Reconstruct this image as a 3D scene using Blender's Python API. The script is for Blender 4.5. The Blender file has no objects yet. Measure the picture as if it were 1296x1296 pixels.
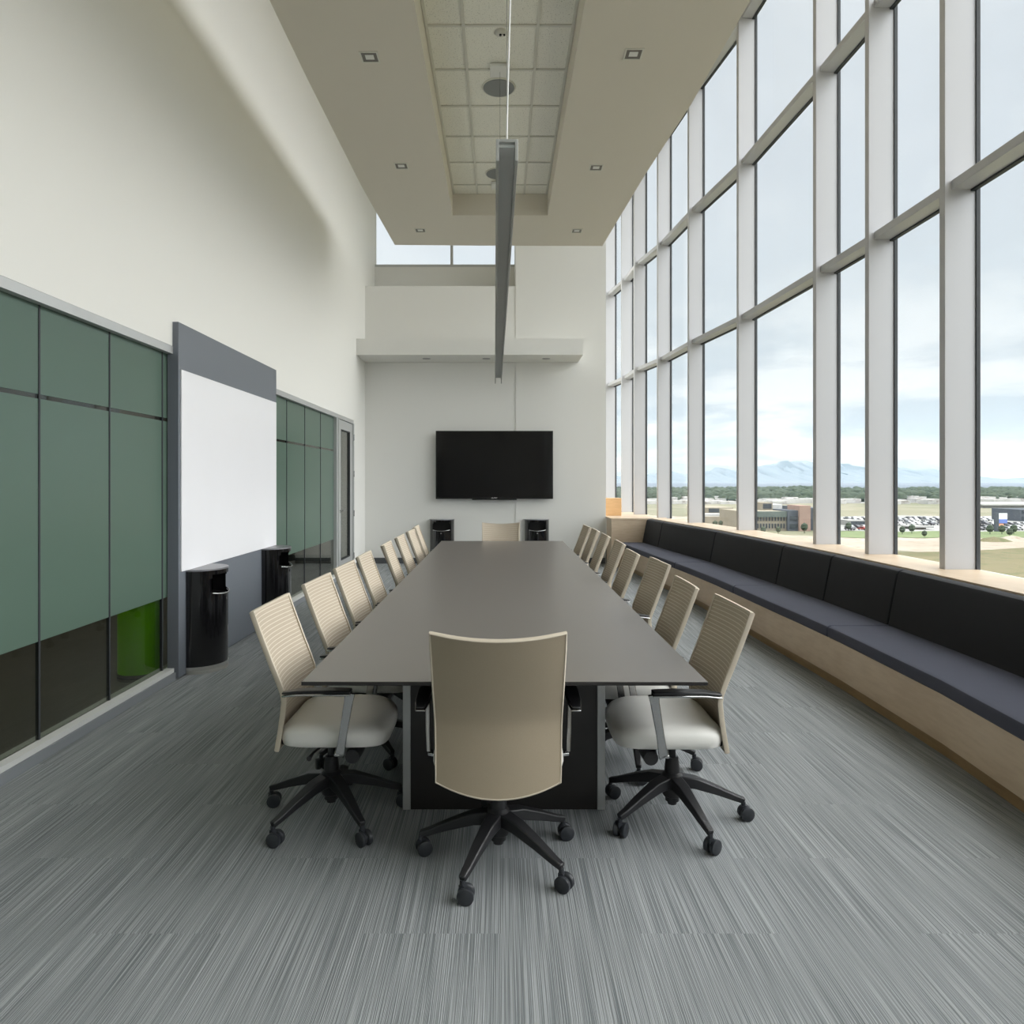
import bpy, bmesh, math, random
from mathutils import Vector, Matrix
random.seed(7)
C = bpy.context.scene.collection
S = bpy.context.scene

# ---------------------------------------------------------------- camera
cd = bpy.data.cameras.new('camera'); cam = bpy.data.objects.new('camera', cd); C.objects.link(cam)
cam.location = (0, 0, 1.48); cam.rotation_euler = (math.pi/2, 0, 0)
cd.sensor_width = 36; cd.lens = 884/1296*36
cd.shift_x = 14/1296; cd.shift_y = -39/1296
cd.clip_start = 0.05; cd.clip_end = 60000
S.camera = cam
S.view_settings.view_transform = 'Standard'; S.view_settings.look = 'None'
S.view_settings.gamma = 1; S.view_settings.use_curve_mapping = False
S.view_settings.exposure = 0.0
S.cycles.max_bounces = 10; S.cycles.diffuse_bounces = 6; S.cycles.glossy_bounces = 4
S.cycles.transmission_bounces = 6; S.cycles.transparent_max_bounces = 16
S.cycles.sample_clamp_indirect = 6; S.cycles.use_denoising = True

# ---------------------------------------------------------------- node helpers
class NT:
    def __init__(s, tree): s.t = tree
    def n(s, typ, ins=None, **props):
        nd = s.t.nodes.new(typ)
        for k, v in props.items(): setattr(nd, k, v)
        for k, v in (ins or {}).items():
            sock = nd.inputs[k]
            if isinstance(v, bpy.types.NodeSocket): s.t.links.new(v, sock)
            elif isinstance(v, bpy.types.Node): s.t.links.new(v.outputs[0], sock)
            else: sock.default_value = v
        return nd
    def m(s, op, a, b=0.0, c=0.0, clamp=False):
        nd = s.t.nodes.new('ShaderNodeMath'); nd.operation = op; nd.use_clamp = clamp
        for i, v in enumerate((a, b, c)):
            if isinstance(v, bpy.types.NodeSocket): s.t.links.new(v, nd.inputs[i])
            elif isinstance(v, bpy.types.Node): s.t.links.new(v.outputs[0], nd.inputs[i])
            else: nd.inputs[i].default_value = v
        return nd.outputs[0]
    def smooth(s, v, a, b, lo=0.0, hi=1.0):
        nd = s.t.nodes.new('ShaderNodeMapRange'); nd.interpolation_type = 'SMOOTHSTEP'
        s.t.links.new(v, nd.inputs[0])
        for i, x in enumerate((a, b, lo, hi)): nd.inputs[i+1].default_value = x
        return nd.outputs[0]
    def mix(s, f, a, b, bt='MIX'):
        nd = s.t.nodes.new('ShaderNodeMix'); nd.data_type = 'RGBA'; nd.blend_type = bt
        for sock, v in ((nd.inputs[0], f), (nd.inputs[6], a), (nd.inputs[7], b)):
            if isinstance(v, bpy.types.NodeSocket): s.t.links.new(v, sock)
            elif isinstance(v, tuple): sock.default_value = v if len(v) == 4 else v + (1,)
            else: sock.default_value = v
        return nd.outputs[2]
def lin(r, g, b):
    f = lambda c: (c/255/12.92) if c/255 <= .04045 else ((c/255+.055)/1.055)**2.4
    return (f(r), f(g), f(b), 1)

# ---------------------------------------------------------------- world: bright overcast sky
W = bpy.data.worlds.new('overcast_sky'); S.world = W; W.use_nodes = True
t = NT(W.node_tree); W.node_tree.nodes.clear()
tc = t.n('ShaderNodeTexCoord'); sep = t.n('ShaderNodeSeparateXYZ', {0: tc.outputs['Generated']})
dx, dy, dz = sep.outputs
den = t.m('ADD', t.m('MAXIMUM', dz, 0.0), 0.12)
cv = t.n('ShaderNodeCombineXYZ', {0: t.m('DIVIDE', dx, den), 1: t.m('DIVIDE', dy, den), 2: 0.0})
ns = t.n('ShaderNodeTexNoise', {'Vector': cv, 'Scale': 0.85, 'Detail': 7.0, 'Roughness': 0.55, 'Distortion': 0.4})
cl = t.smooth(ns.outputs[0], 0.40, 0.62)
low = t.smooth(dz, 0.02, 0.34, 1.0, 0.25)
skyc = t.mix(t.smooth(dz, 0.0, 0.4), lin(224, 231, 234), lin(226, 231, 238))
dark = t.mix(0.7, skyc, lin(192, 200, 210))
base = t.mix(cl, dark, (1.0, 1.0, 1.0, 1))
col = t.mix(low, skyc, base)
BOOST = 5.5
HAZE = 0.00007
bx = t.smooth(dx, 0.64, 0.80); bz = t.smooth(dz, 0.58, 0.75); by = t.smooth(dy, 0.3, -0.1)  # extra sky brightness added out of view to light the room
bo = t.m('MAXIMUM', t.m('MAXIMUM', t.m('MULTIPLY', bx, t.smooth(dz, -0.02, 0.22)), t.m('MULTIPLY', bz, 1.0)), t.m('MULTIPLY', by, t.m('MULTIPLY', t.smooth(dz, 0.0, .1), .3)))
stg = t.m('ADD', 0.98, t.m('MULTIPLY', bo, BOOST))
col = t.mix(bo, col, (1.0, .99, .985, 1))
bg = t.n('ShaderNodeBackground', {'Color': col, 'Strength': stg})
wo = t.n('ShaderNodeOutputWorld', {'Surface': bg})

# ---------------------------------------------------------------- materials
def mat(name, color, rough=0.6, metal=0.0, spec=0.5, bump=None, var=None, coat=0.0, emit=None):
    m = bpy.data.materials.new(name); m.use_nodes = True
    nt = NT(m.node_tree); b = m.node_tree.nodes['Principled BSDF']
    b.inputs['Roughness'].default_value = rough; b.inputs['Metallic'].default_value = metal
    b.inputs['Specular IOR Level'].default_value = spec; b.inputs['Coat Weight'].default_value = coat
    b.inputs['Base Color'].default_value = color if len(color) == 4 else tuple(color)+(1,)
    o = nt.n('ShaderNodeTexCoord').outputs['Object']
    if var:
        sc, amt = var
        nz = nt.n('ShaderNodeTexNoise', {'Vector': o, 'Scale': sc, 'Detail': 4.0})
        c2 = tuple(x*(1-amt) for x in color[:3])
        m.node_tree.links.new(nt.mix(nz.outputs[0], tuple(color[:3]), c2), b.inputs['Base Color'])
    if bump:
        sc, st = bump
        nz = nt.n('ShaderNodeTexNoise', {'Vector': o, 'Scale': sc, 'Detail': 3.0})
        bp = nt.n('ShaderNodeBump', {'Height': nz.outputs[0], 'Strength': st, 'Distance': 0.002})
        m.node_tree.links.new(bp.outputs[0], b.inputs['Normal'])
    if emit:
        b.inputs['Emission Color'].default_value = emit[0]; b.inputs['Emission Strength'].default_value = emit[1]
    return m
M = {}
M['wall'] = mat('white_wall_paint', (.73, .725, .695), .7, bump=(300, .08))
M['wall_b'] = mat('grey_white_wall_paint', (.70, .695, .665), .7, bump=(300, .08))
M['soffit'] = mat('ceiling_paint', (.66, .62, .54), .8, bump=(260, .08))
M['alu'] = mat('satin_aluminium_paint', (.50, .50, .515), .42, 0.15, bump=(200, .03))
M['alu_dark'] = mat('dark_gasket_rubber', (.035, .04, .045), .6, var=(8, .2))  # dark rubber of the gaskets, joints and beads
M['frame'] = mat('anodised_frame', (.50, .51, .51), .4, .5, bump=(200, .03))
M['chrome'] = mat('polished_aluminium', (.52, .52, .52), .22, 1.0, var=(6, .08))
M['chair_black'] = mat('black_nylon', (.018, .018, .02), .42, bump=(500, .15))
M['wheel'] = mat('caster_grey_cover', (.028, .031, .037), .45, bump=(400, .1))
M['seat'] = mat('off_white_leather', (.76, .75, .715), .42, bump=(260, .12), var=(5, .04))
M['panel'] = mat('slate_grey_laminate', lin(104, 109, 117), .45, bump=(300, .03))
M['board'] = mat('white_marker_board', (.80, .80, .83), .3, coat=.1, var=(3, .02))
M['bin'] = mat('gloss_black_enamel', (.008, .008, .009), .12, coat=.5, var=(4, .3))
M['bin_in'] = mat('black_liner', (.005, .005, .005), .6, var=(4, .3))
M['lid'] = mat('brushed_grey_lid', (.30, .30, .32), .35, .7, var=(40, .1))
M['tv'] = mat('black_screen_glass', (.002, .002, .0025), .10, spec=.35, var=(4, .3))
M['tv_frame'] = mat('black_bezel', (.006, .006, .007), .25, var=(6, .2))
M['dark_panel'] = mat('dark_brown_laminate', (.018, .016, .015), .4, bump=(200, .05))
M['baseb'] = mat('charcoal_rubber_base', (.075, .08, .085), .5, var=(6, .1))
M['curb'] = mat('pale_curb_paint', lin(205, 206, 204), .5, var=(6, .05))
M['curb_grey'] = mat('grey_floor_base', (.22, .235, .25), .6, var=(6, .06))
M['tile_grid'] = mat('white_ceiling_grid', (.66, .65, .58), .6, var=(6, .05))
M['speaker'] = mat('speaker_grille', (.24, .25, .25), .7, bump=(900, .5))
M['white_pl'] = mat('white_plastic', (.75, .75, .72), .5, var=(6, .04))
M['grey_refl'] = mat('dull_grey_reflector', (.16, .15, .13), .5, var=(6, .05))
M['band'] = mat('bright_steel_band', (.62, .62, .58), .32, .8, var=(9, .15))
M['cord'] = mat('white_cord', (.85, .85, .85), .5, var=(6, .04))
M['wire'] = mat('steel_wire', (.12, .12, .11), .4, .6, var=(6, .04))
M['lamp_shell'] = mat('lamp_grey_aluminium', (.45, .46, .445), .45, .2, bump=(200, .05))
M['lens'] = mat('unlit_lamp_lens', (.80, .83, .82), .5, var=(3, .04))
M['lime'] = mat('lime_green_enamel', (.30, .80, .01), .35, var=(3, .08))
M['dark_floor'] = mat('corridor_floor', (.16, .135, .115), .35, var=(1.5, .5))
M['corr_wall'] = mat('corridor_paint', (.42, .39, .35), .7, var=(2, .1))
M['green_bounce'] = mat('added_green_bounce', (.22, .42, .13), .7, var=(2, .1))
M['added_glow'] = mat('added_corridor_light_glow', (.8, .8, .8), .5, emit=((1, .98, .92, 1), 9.0), var=(2, .02))  # glow of the added corridor lamps

def carpet_mat():
    m = bpy.data.materials.new('striped_carpet_tile'); m.use_nodes = True
    n = NT(m.node_tree); b = m.node_tree.nodes['Principled BSDF']
    pos = n.n('ShaderNodeTexCoord').outputs['Object']; s = n.n('ShaderNodeSeparateXYZ', {0: pos}); x, y = s.outputs[0], s.outputs[1]
    cx = n.m('FLOOR', n.m('DIVIDE', x, 0.457)); off = n.m('MULTIPLY', n.m('MODULO', n.m('ABSOLUTE', cx), 2.0), 0.457)
    ry = n.m('FLOOR', n.m('DIVIDE', n.m('ADD', y, off), 0.914))
    wn = n.n('ShaderNodeTexWhiteNoise', {'Vector': n.n('ShaderNodeCombineXYZ', {0: cx, 1: ry, 2: 3.3})}, noise_dimensions='3D')
    seed = n.m('MULTIPLY', wn.outputs[0], 37.0)
    def streak(sx, sy, det):
        v = n.n('ShaderNodeCombineXYZ', {0: n.m('MULTIPLY', x, sx), 1: n.m('ADD', n.m('MULTIPLY', y, sy), n.m('MULTIPLY', seed, 1.0)), 2: 0.0})
        return n.n('ShaderNodeTexNoise', {'Vector': v, 'Scale': 1.0, 'Detail': det, 'Roughness': .6}).outputs[0]
    fine = n.smooth(streak(330, 1.6, .6), .34, .66)
    broad = n.smooth(streak(26, .7, 3.0), .3, .7)
    grain = n.n('ShaderNodeTexNoise', {'Vector': pos, 'Scale': 420.0, 'Detail': 2.0}).outputs[0]
    f = n.m('ADD', n.m('ADD', n.m('MULTIPLY', fine, .48), n.m('MULTIPLY', broad, .17)), n.m('MULTIPLY', grain, .12))
    f = n.m('ADD', f, n.m('MULTIPLY', n.m('SUBTRACT', wn.outputs[0], .5), .03))
    c = n.mix(f, (.125, .138, .145), (.43, .445, .455))
    m.node_tree.links.new(c, b.inputs['Base Color'])
    b.inputs['Roughness'].default_value = .9; b.inputs['Specular IOR Level'].default_value = .15
    bp = n.n('ShaderNodeBump', {'Height': fine, 'Strength': .35, 'Distance': .003})
    m.node_tree.links.new(bp.outputs[0], b.inputs['Normal'])
    return m
M['carpet'] = carpet_mat()

def wood_mat(name, c1, c2, rough=.4):
    m = bpy.data.materials.new(name); m.use_nodes = True
    n = NT(m.node_tree); b = m.node_tree.nodes['Principled BSDF']
    pos = n.n('ShaderNodeTexCoord').outputs['Object']
    mp = n.n('ShaderNodeMapping', {'Vector': pos, 'Scale': (6, 6, 40)})
    nz = n.n('ShaderNodeTexNoise', {'Vector': mp, 'Scale': 1.0, 'Detail': 5.0})
    n2 = n.n('ShaderNodeTexNoise', {'Vector': pos, 'Scale': 2.0, 'Detail': 3.0})
    f = n.m('ADD', n.m('MULTIPLY', nz.outputs[0], .5), n.m('MULTIPLY', n2.outputs[0], .5))
    m.node_tree.links.new(n.mix(n.smooth(f, .35, .65), c1, c2), b.inputs['Base Color'])
    b.inputs['Roughness'].default_value = rough
    return m
M['maple'] = wood_mat('pale_maple_veneer', (.60, .48, .35), (.52, .40, .28))
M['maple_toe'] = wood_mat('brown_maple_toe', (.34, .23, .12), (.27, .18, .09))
M['maple_warm'] = wood_mat('warm_maple_veneer', (.78, .50, .26), (.70, .44, .22))

def table_mat():
    m = mat('dark_table_laminate', (.135, .122, .11), .30, spec=.5, bump=(60, .01)); return m
M['table'] = table_mat()

def fabric_mat(name, c, sc=700):
    m = bpy.data.materials.new(name); m.use_nodes = True
    n = NT(m.node_tree); b = m.node_tree.nodes['Principled BSDF']
    pos = n.n('ShaderNodeTexCoord').outputs['Object']
    g = n.n('ShaderNodeTexNoise', {'Vector': pos, 'Scale': float(sc), 'Detail': 2.0}).outputs[0]
    l = n.n('ShaderNodeTexNoise', {'Vector': pos, 'Scale': 3.0, 'Detail': 3.0}).outputs[0]
    f = n.m('ADD', n.m('MULTIPLY', g, .6), n.m('MULTIPLY', l, .4))
    m.node_tree.links.new(n.mix(f, tuple(x*.8 for x in c), tuple(x*1.2 for x in c)), b.inputs['Base Color'])
    b.inputs['Roughness'].default_value = .8; b.inputs['Sheen Weight'].default_value = .05; b.inputs['Specular IOR Level'].default_value = .3
    bp = n.n('ShaderNodeBump', {'Height': l, 'Strength': .15, 'Distance': .02})
    m.node_tree.links.new(bp.outputs[0], b.inputs['Normal'])
    return m
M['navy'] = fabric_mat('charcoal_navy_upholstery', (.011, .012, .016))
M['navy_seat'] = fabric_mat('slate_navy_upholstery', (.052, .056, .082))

def mesh_mat():
    m = bpy.data.materials.new('ribbed_taupe_mesh'); m.use_nodes = True
    n = NT(m.node_tree); b = m.node_tree.nodes['Principled BSDF']
    pos = n.n('ShaderNodeTexCoord').outputs['Object']; s = n.n('ShaderNodeSeparateXYZ', {0: pos})
    z = s.outputs[2]; x = s.outputs[0]
    zz = n.m('ADD', z, n.m('MULTIPLY', n.m('MULTIPLY', x, x), -.18))
    w = n.m('SINE', n.m('MULTIPLY', zz, 2*math.pi/.0165))
    line = n.smooth(w, .62, 1.0)
    line = n.m('MULTIPLY', line, n.smooth(z, .44, .54))
    g = n.n('ShaderNodeTexNoise', {'Vector': pos, 'Scale': 650.0, 'Detail': 1.0}).outputs[0]
    base = n.mix(g, (.36, .30, .23), (.45, .385, .30))
    geo = n.n('ShaderNodeNewGeometry')
    c = n.mix(line, base, (.60, .53, .43))
    m.node_tree.links.new(c, b.inputs['Base Color'])
    b.inputs['Roughness'].default_value = .8
    hgt = n.m('ADD', n.m('MULTIPLY', line, 1.0), n.m('MULTIPLY', g, .3))
    bp = n.n('ShaderNodeBump', {'Height': hgt, 'Strength': .4, 'Distance': .002})
    m.node_tree.links.new(bp.outputs[0], b.inputs['Normal'])
    return m
M['mesh'] = mesh_mat()
M['mesh_back'] = fabric_mat('taupe_knit_back', (.33, .275, .20), 500)
M['mesh_edge'] = fabric_mat('cream_back_edge', (.52, .46, .37), 500)

def tile_mat():
    m = bpy.data.materials.new('speckled_ceiling_tile'); m.use_nodes = True
    n = NT(m.node_tree); b = m.node_tree.nodes['Principled BSDF']
    pos = n.n('ShaderNodeTexCoord').outputs['Object']
    g = n.n('ShaderNodeTexNoise', {'Vector': pos, 'Scale': 90.0, 'Detail': 2.0}).outputs[0]
    m.node_tree.links.new(n.mix(n.smooth(g, .60, .68), (.84, .83, .75), (.55, .54, .48)), b.inputs['Base Color'])
    b.inputs['Roughness'].default_value = .9
    return m
M['tile'] = tile_mat()

def glass_mat(name, tint, refl=1.0, rough=0.0):
    m = bpy.data.materials.new(name); m.use_nodes = True
    nt = m.node_tree; nt.nodes.clear(); n = NT(nt)
    ge = n.n('ShaderNodeNewGeometry')
    dt = n.n('ShaderNodeVectorMath', {0: ge.outputs['Incoming'], 1: ge.outputs['Normal']}, operation='DOT_PRODUCT').outputs['Value']
    fr = n.m('ADD', .04, n.m('MULTIPLY', .96, n.m('POWER', n.m('SUBTRACT', 1.0, n.m('ABSOLUTE', dt)), 5.0)))
    tr = n.n('ShaderNodeBsdfTransparent', {'Color': tint+(1,)})
    gl = n.n('ShaderNodeBsdfGlossy', {'Color': (1, 1, 1, 1), 'Roughness': rough})
    mx = n.n('ShaderNodeMixShader', {0: n.m('MULTIPLY', fr, refl), 1: tr, 2: gl})
    n.n('ShaderNodeOutputMaterial', {'Surface': mx})
    return m
M['glass'] = glass_mat('clear_window_glass', (.975, .99, .985), .3)
M['glass_in'] = glass_mat('tinted_partition_glass', (.60, .63, .58), 1.0)
def frost_mat():
    m = bpy.data.materials.new('green_frosted_film'); m.use_nodes = True
    nt = m.node_tree; nt.nodes.clear(); n = NT(nt)
    d = n.n('ShaderNodeBsdfDiffuse', {'Color': (.135, .20, .165, 1)})
    tl = n.n('ShaderNodeBsdfTranslucent', {'Color': (.30, .42, .32, 1)})
    m1 = n.n('ShaderNodeMixShader', {0: .38, 1: d, 2: tl})
    gl = n.n('ShaderNodeBsdfGlossy', {'Color': (1, 1, 1, 1), 'Roughness': .22})
    fr = n.n('ShaderNodeFresnel', {'IOR': 1.4})
    m2 = n.n('ShaderNodeMixShader', {0: n.m('MULTIPLY', fr, .7), 1: m1, 2: gl})
    n.n('ShaderNodeOutputMaterial', {'Surface': m2})
    return m
M['frost'] = frost_mat()

# ---------------------------------------------------------------- mesh helpers
def obj(name, bm, m, parent=None, smooth=False, bevel=0, seg=2):
    me = bpy.data.meshes.new(name); bmesh.ops.recalc_face_normals(bm, faces=bm.faces[:]); bm.to_mesh(me); bm.free()
    for mm in (m if isinstance(m, (list, tuple)) else [m]): me.materials.append(mm)
    if smooth:
        for p in me.polygons: p.use_smooth = True
    o = bpy.data.objects.new(name, me); C.objects.link(o)
    if parent is not None: o.parent = parent
    if bevel:
        md = o.modifiers.new('bevel', 'BEVEL'); md.width = bevel; md.segments = seg; md.limit_method = 'ANGLE'; md.angle_limit = math.radians(50)
        if not smooth:
            for p in me.polygons: p.use_smooth = True
            try: me.set_sharp_from_angle(angle=math.radians(35))
            except Exception: pass
    elif smooth:
        try: me.set_sharp_from_angle(angle=math.radians(50))
        except Exception: pass
    return o
def B(): return bmesh.new()
def box(bm, x0, x1, y0, y1, z0, z1, mi=0):
    v = [bm.verts.new(p) for p in ((x0,y0,z0),(x1,y0,z0),(x1,y1,z0),(x0,y1,z0),(x0,y0,z1),(x1,y0,z1),(x1,y1,z1),(x0,y1,z1))]
    for f in ((0,3,2,1),(4,5,6,7),(0,1,5,4),(1,2,6,5),(2,3,7,6),(3,0,4,7)):
        fc = bm.faces.new([v[i] for i in f]); fc.material_index = mi
    return bm
def hexa(bm, bot, top, mi=0):      # bottom and top loops of 3D points, same count
    b = [bm.verts.new(p) for p in bot]; tt = [bm.verts.new(p) for p in top]; n = len(b)
    f = bm.faces.new(b[::-1]); f.material_index = mi; f = bm.faces.new(tt); f.material_index = mi
    for i in range(n):
        f = bm.faces.new((b[i], b[(i+1) % n], tt[(i+1) % n], tt[i])); f.material_index = mi
    return bm
def prism(bm, pts, z0, z1, mi=0):
    return hexa(bm, [(x, y, z0) for x, y in pts], [(x, y, z1) for x, y in pts], mi)
def tube(bm, pts, r, n=10, mi=0):
    pts = [Vector(p) for p in pts]; rs = r if isinstance(r, (list, tuple)) else [r]*len(pts)
    rings = []; up = None
    for i, p in enumerate(pts):
        d = (pts[min(i+1, len(pts)-1)] - pts[max(i-1, 0)]).normalized()
        if up is None: up = d.orthogonal().normalized()
        a = (up - d*up.dot(d)).normalized(); up = a; b = d.cross(a)
        rings.append([bm.verts.new(p + (a*math.cos(2*math.pi*k/n) + b*math.sin(2*math.pi*k/n))*rs[i]) for k in range(n)])
    for A, Bq in zip(rings, rings[1:]):
        for k in range(n):
            f = bm.faces.new((A[k], A[(k+1) % n], Bq[(k+1) % n], Bq[k])); f.material_index = mi
    for R, rev in ((rings[0], True), (rings[-1], False)):
        f = bm.faces.new(R[::-1] if rev else R); f.material_index = mi
    return bm
def sweep_rect(bm, pts, w, t_, side=Vector((1, 0, 0)), mi=0):   # rectangular section: w along side, t across
    pts = [Vector(p) for p in pts]; rings = []
    for i, p in enumerate(pts):
        d = (pts[min(i+1, len(pts)-1)] - pts[max(i-1, 0)]).normalized()
        nrm = d.cross(side).normalized()
        ww = w[i] if isinstance(w, (list, tuple)) else w; tt = t_[i] if isinstance(t_, (list, tuple)) else t_
        rings.append([bm.verts.new(p + side*sx*ww/2 + nrm*sn*tt/2) for sx, sn in ((-1,-1),(1,-1),(1,1),(-1,1))])
    for A, Q in zip(rings, rings[1:]):
        for k in range(4): f = bm.faces.new((A[k], A[(k+1) % 4], Q[(k+1) % 4], Q[k])); f.material_index = mi
    f = bm.faces.new(rings[0][::-1]); f.material_index = mi; f = bm.faces.new(rings[-1]); f.material_index = mi
    return bm
def lathe(bm, prof, n=24, mi=0, c=(0, 0, 0)):
    rings = []
    for r, z in prof:
        rings.append([bm.verts.new((c[0]+r*math.cos(2*math.pi*k/n), c[1]+r*math.sin(2*math.pi*k/n), c[2]+z)) for k in range(n)])
    for A, Q in zip(rings, rings[1:]):
        for k in range(n): f = bm.faces.new((A[k], A[(k+1) % n], Q[(k+1) % n], Q[k])); f.material_index = mi
    f = bm.faces.new(rings[0][::-1]); f.material_index = mi; f = bm.faces.new(rings[-1]); f.material_index = mi
    return bm
def tag(o, label, cat, group=None, kind=None):
    o['label'] = label; o['category'] = cat
    if group: o['group'] = group
    if kind: o['kind'] = kind
    return o
def thing(name, label, cat, loc=(0, 0, 0), rz=0, group=None):
    o = bpy.data.objects.new(name, None); C.objects.link(o); o.location = loc; o.rotation_euler = (0, 0, rz)
    o.empty_display_size = .1
    return tag(o, label, cat, group)
def struct(name, bm, m, parent=None, label=None, cat=None, **k):
    o = obj(name, bm, m, parent, **k)
    if parent is None:
        o['kind'] = 'structure'
        if label: o['label'] = label; o['category'] = cat or name.split('_')[0]
    return o
def copy_tree(o, parent=None):
    c = o.copy(); C.objects.link(c)
    if parent is not None: c.parent = parent
    for ch in list(o.children): copy_tree(ch, c)
    return c

# ---------------------------------------------------------------- key dimensions
LX = -2.45; BY = 12.60; CEIL = 7.66
FIN = [(1.72,-3.9),(2.42,-1.9),(2.90,.10),(3.12,2.15),(3.20,4.12),(3.22,5.10),(3.22,6.15),(3.19,7.11),(3.10,9.155),(2.89,10.78),(2.755,12.30),(2.55,13.40),(2.50,14.50),(2.33,15.6),(2.05,17.0)]
def at_y(path, y):
    for (x0, y0), (x1, y1) in zip(path, path[1:]):
        if y <= y1: return x0 + (x1-x0)*(y-y0)/(y1-y0)
    return path[-1][0]
SILL = .84

# floor
bm = B(); box(bm, -2.50, 3.6, -4.0, 17.2, -.12, 0)
struct('floor', bm, M['carpet'], label='grey striped carpet tile floor of the meeting room', cat='floor')

# left wall: above the glazing, ends and far stretch
bm = B()
box(bm, LX-.22, LX, -4.0, 5.15, 2.49, CEIL)
box(bm, LX-.22, LX, 5.15, 11.62, 2.49, CEIL)
box(bm, LX-.22, LX, 11.62, 13.75, 0, CEIL)
struct('wall_left', bm, M['wall'], label='tall white wall above the green glazing', cat='wall')
# back wall with niche
bm = B()
box(bm, LX, .265, BY, BY+.2, 0, 5.0)
box(bm, .265, 1.89, BY-.012, BY+.2, 0, CEIL)
box(bm, 1.72, 1.89, BY+.2, 17.1, 0, CEIL)
box(bm, .265, .42, BY+.2, 13.75, 4.9, CEIL)
box(bm, LX, .265, BY+.2, 13.6, 4.86, 5.0)
struct('wall_back', bm, M['wall'], label='white end wall carrying the television', cat='wall')
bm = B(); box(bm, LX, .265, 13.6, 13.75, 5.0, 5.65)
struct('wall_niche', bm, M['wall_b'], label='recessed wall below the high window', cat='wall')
# rear wall behind the viewer
bm = B(); box(bm, LX-.22, 3.4, -4.2, -4.0, 0, CEIL)
struct('wall_rear', bm, M['wall'])
# upper ceiling


# window wall: bays
path_g = []
for i, (x, y) in enumerate(FIN):
    p0 = Vector(FIN[max(i-1, 0)]); p1 = Vector(FIN[min(i+1, len(FIN)-1)]); d = (p1-p0).normalized()
    n = Vector((d.y, -d.x)); path_g.append((x+n.x*.23, y+n.y*.23, n, d))
TR = (3.63, 5.66, 7.57)
for i in range(len(FIN)-1):
    gx0, gy0, n0, d0 = path_g[i]; gx1, gy1, n1, d1 = path_g[i+1]
    dd = Vector((gx1-gx0, gy1-gy0)).normalized(); nn = Vector((dd.y, -dd.x))
    bm = B(); a = Vector((gx0, gy0)); b = Vector((gx1, gy1))
    q = [a, b, b+nn*.02, a+nn*.02]; prism(bm, [(p.x, p.y) for p in q], SILL-.02, CEIL)
    w = struct('window_%d' % (i+1), bm, M['glass'], label='window bay %d of the tall glazed wall' % (i+1), cat='window')
    # mullion fin at this bay's near end
    x, y = FIN[i]; n_, d_ = n0, d0; h = .032; c = Vector((x, y))
    bm = B(); q = [c-d_*h, c-d_*h+n_*.225, c+d_*h+n_*.225, c+d_*h]
    prism(bm, [(p.x, p.y) for p in q], SILL-.05, CEIL)
    o = obj('mullion', bm, M['alu'], w, bevel=.004)
    bm = B(); q = [c-d_*(h+.012)+n_*.222, c-d_*(h+.012)+n_*.25, c+d_*(h+.012)+n_*.25, c+d_*(h+.012)+n_*.222]
    prism(bm, [(p.x, p.y) for p in q], SILL-.05, CEIL)
    obj('gasket', bm, M['alu_dark'], w)
    for z in TR:
        x2, y2 = FIN[i+1]; c2 = Vector((x2, y2))
        p0 = c + n0*.05 + dd*.03; p1 = c2 + n1*.05 - dd*.03; p2 = c2+n1*.222-dd*.03; p3 = c+n0*.222+dd*.03
        bm = B(); prism(bm, [(p.x, p.y) for p in (p0, p1, p2, p3)], z-.033, z+.033)
        obj('transom', bm, M['alu'], w, bevel=.003)
        bm = B(); e = Vector((nn.x, nn.y))*.035
        prism(bm, [(p.x, p.y) for p in (p3-e, p2-e, p2, p3)], z-.047, z-.033)
        obj('transom_gasket', bm, M['alu_dark'], w)
bm = B(); prism(bm, [(LX-.3, -4.2), (1.6, -4.2)] + [(g[0]+.08, g[1]) for g in path_g] + [(LX-.3, 17.0)], CEIL, CEIL+.2)
struct('ceiling', bm, M['soffit'])
# outer spandrel below the sill
bm = B()
for i in range(len(FIN)-1):
    a = Vector(path_g[i][:2]); b = Vector(path_g[i+1][:2]); n = path_g[i][2]
    prism(bm, [(a.x, a.y), (b.x, b.y), (b.x+.12, b.y), (a.x+.12, a.y)], -.1, SILL-.02)
struct('wall_right', bm, M['wall'], label='low wall below the tall windows', cat='wall')

# niche high window
bm = B(); box(bm, LX, .265, 13.64, 13.66, 5.65, CEIL)
w = struct('window_20', bm, M['glass'], label='high window in the niche above the end wall', cat='window')
bm = B(); box(bm, LX, .265, 13.60, 13.70, 5.65, 5.70); obj('window_frame', bm, M['frame'], w)
for x in (-.96,):
    bm = B(); box(bm, x-.025, x+.025, 13.60, 13.70, 5.70, CEIL); obj('mullion', bm, M['frame'], w)

# suspended ceiling plane with a tiled recess
RX0, RX1, RY1 = -.625, .605, 9.065
right = [(1.86, -3.9), (1.84, 2.0), (1.79, 5.0), (1.74, 6.4), (1.62, 7.9), (1.487, 10.25)]
left = [(-1.55, 10.2), (-1.63, 8.2), (-1.66, 6.0), (-1.66, -3.9)]
bm = B()
ZS0, ZS1 = 4.93, 5.36
prism(bm, [(RX1, -3.9)] + right + [(-.3, 10.23), (-.3, RY1), (RX1, RY1)], ZS0, ZS1)
prism(bm, [(-.3, RY1), (-.3, 10.23)] + left + [(RX0, -3.9), (RX0, RY1)], ZS0, ZS1)
sof = struct('ceiling_soffit', bm, M['soffit'], label='lowered cream ceiling panel with long tiled recess', cat='ceiling')
bm = B(); box(bm, RX0, RX1, -3.9, RY1, 5.21, 5.30)
struct('ceiling_tiles', bm, M['tile'], label='speckled lay-in ceiling tiles inside the recess', cat='ceiling')
bm = B()
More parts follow.
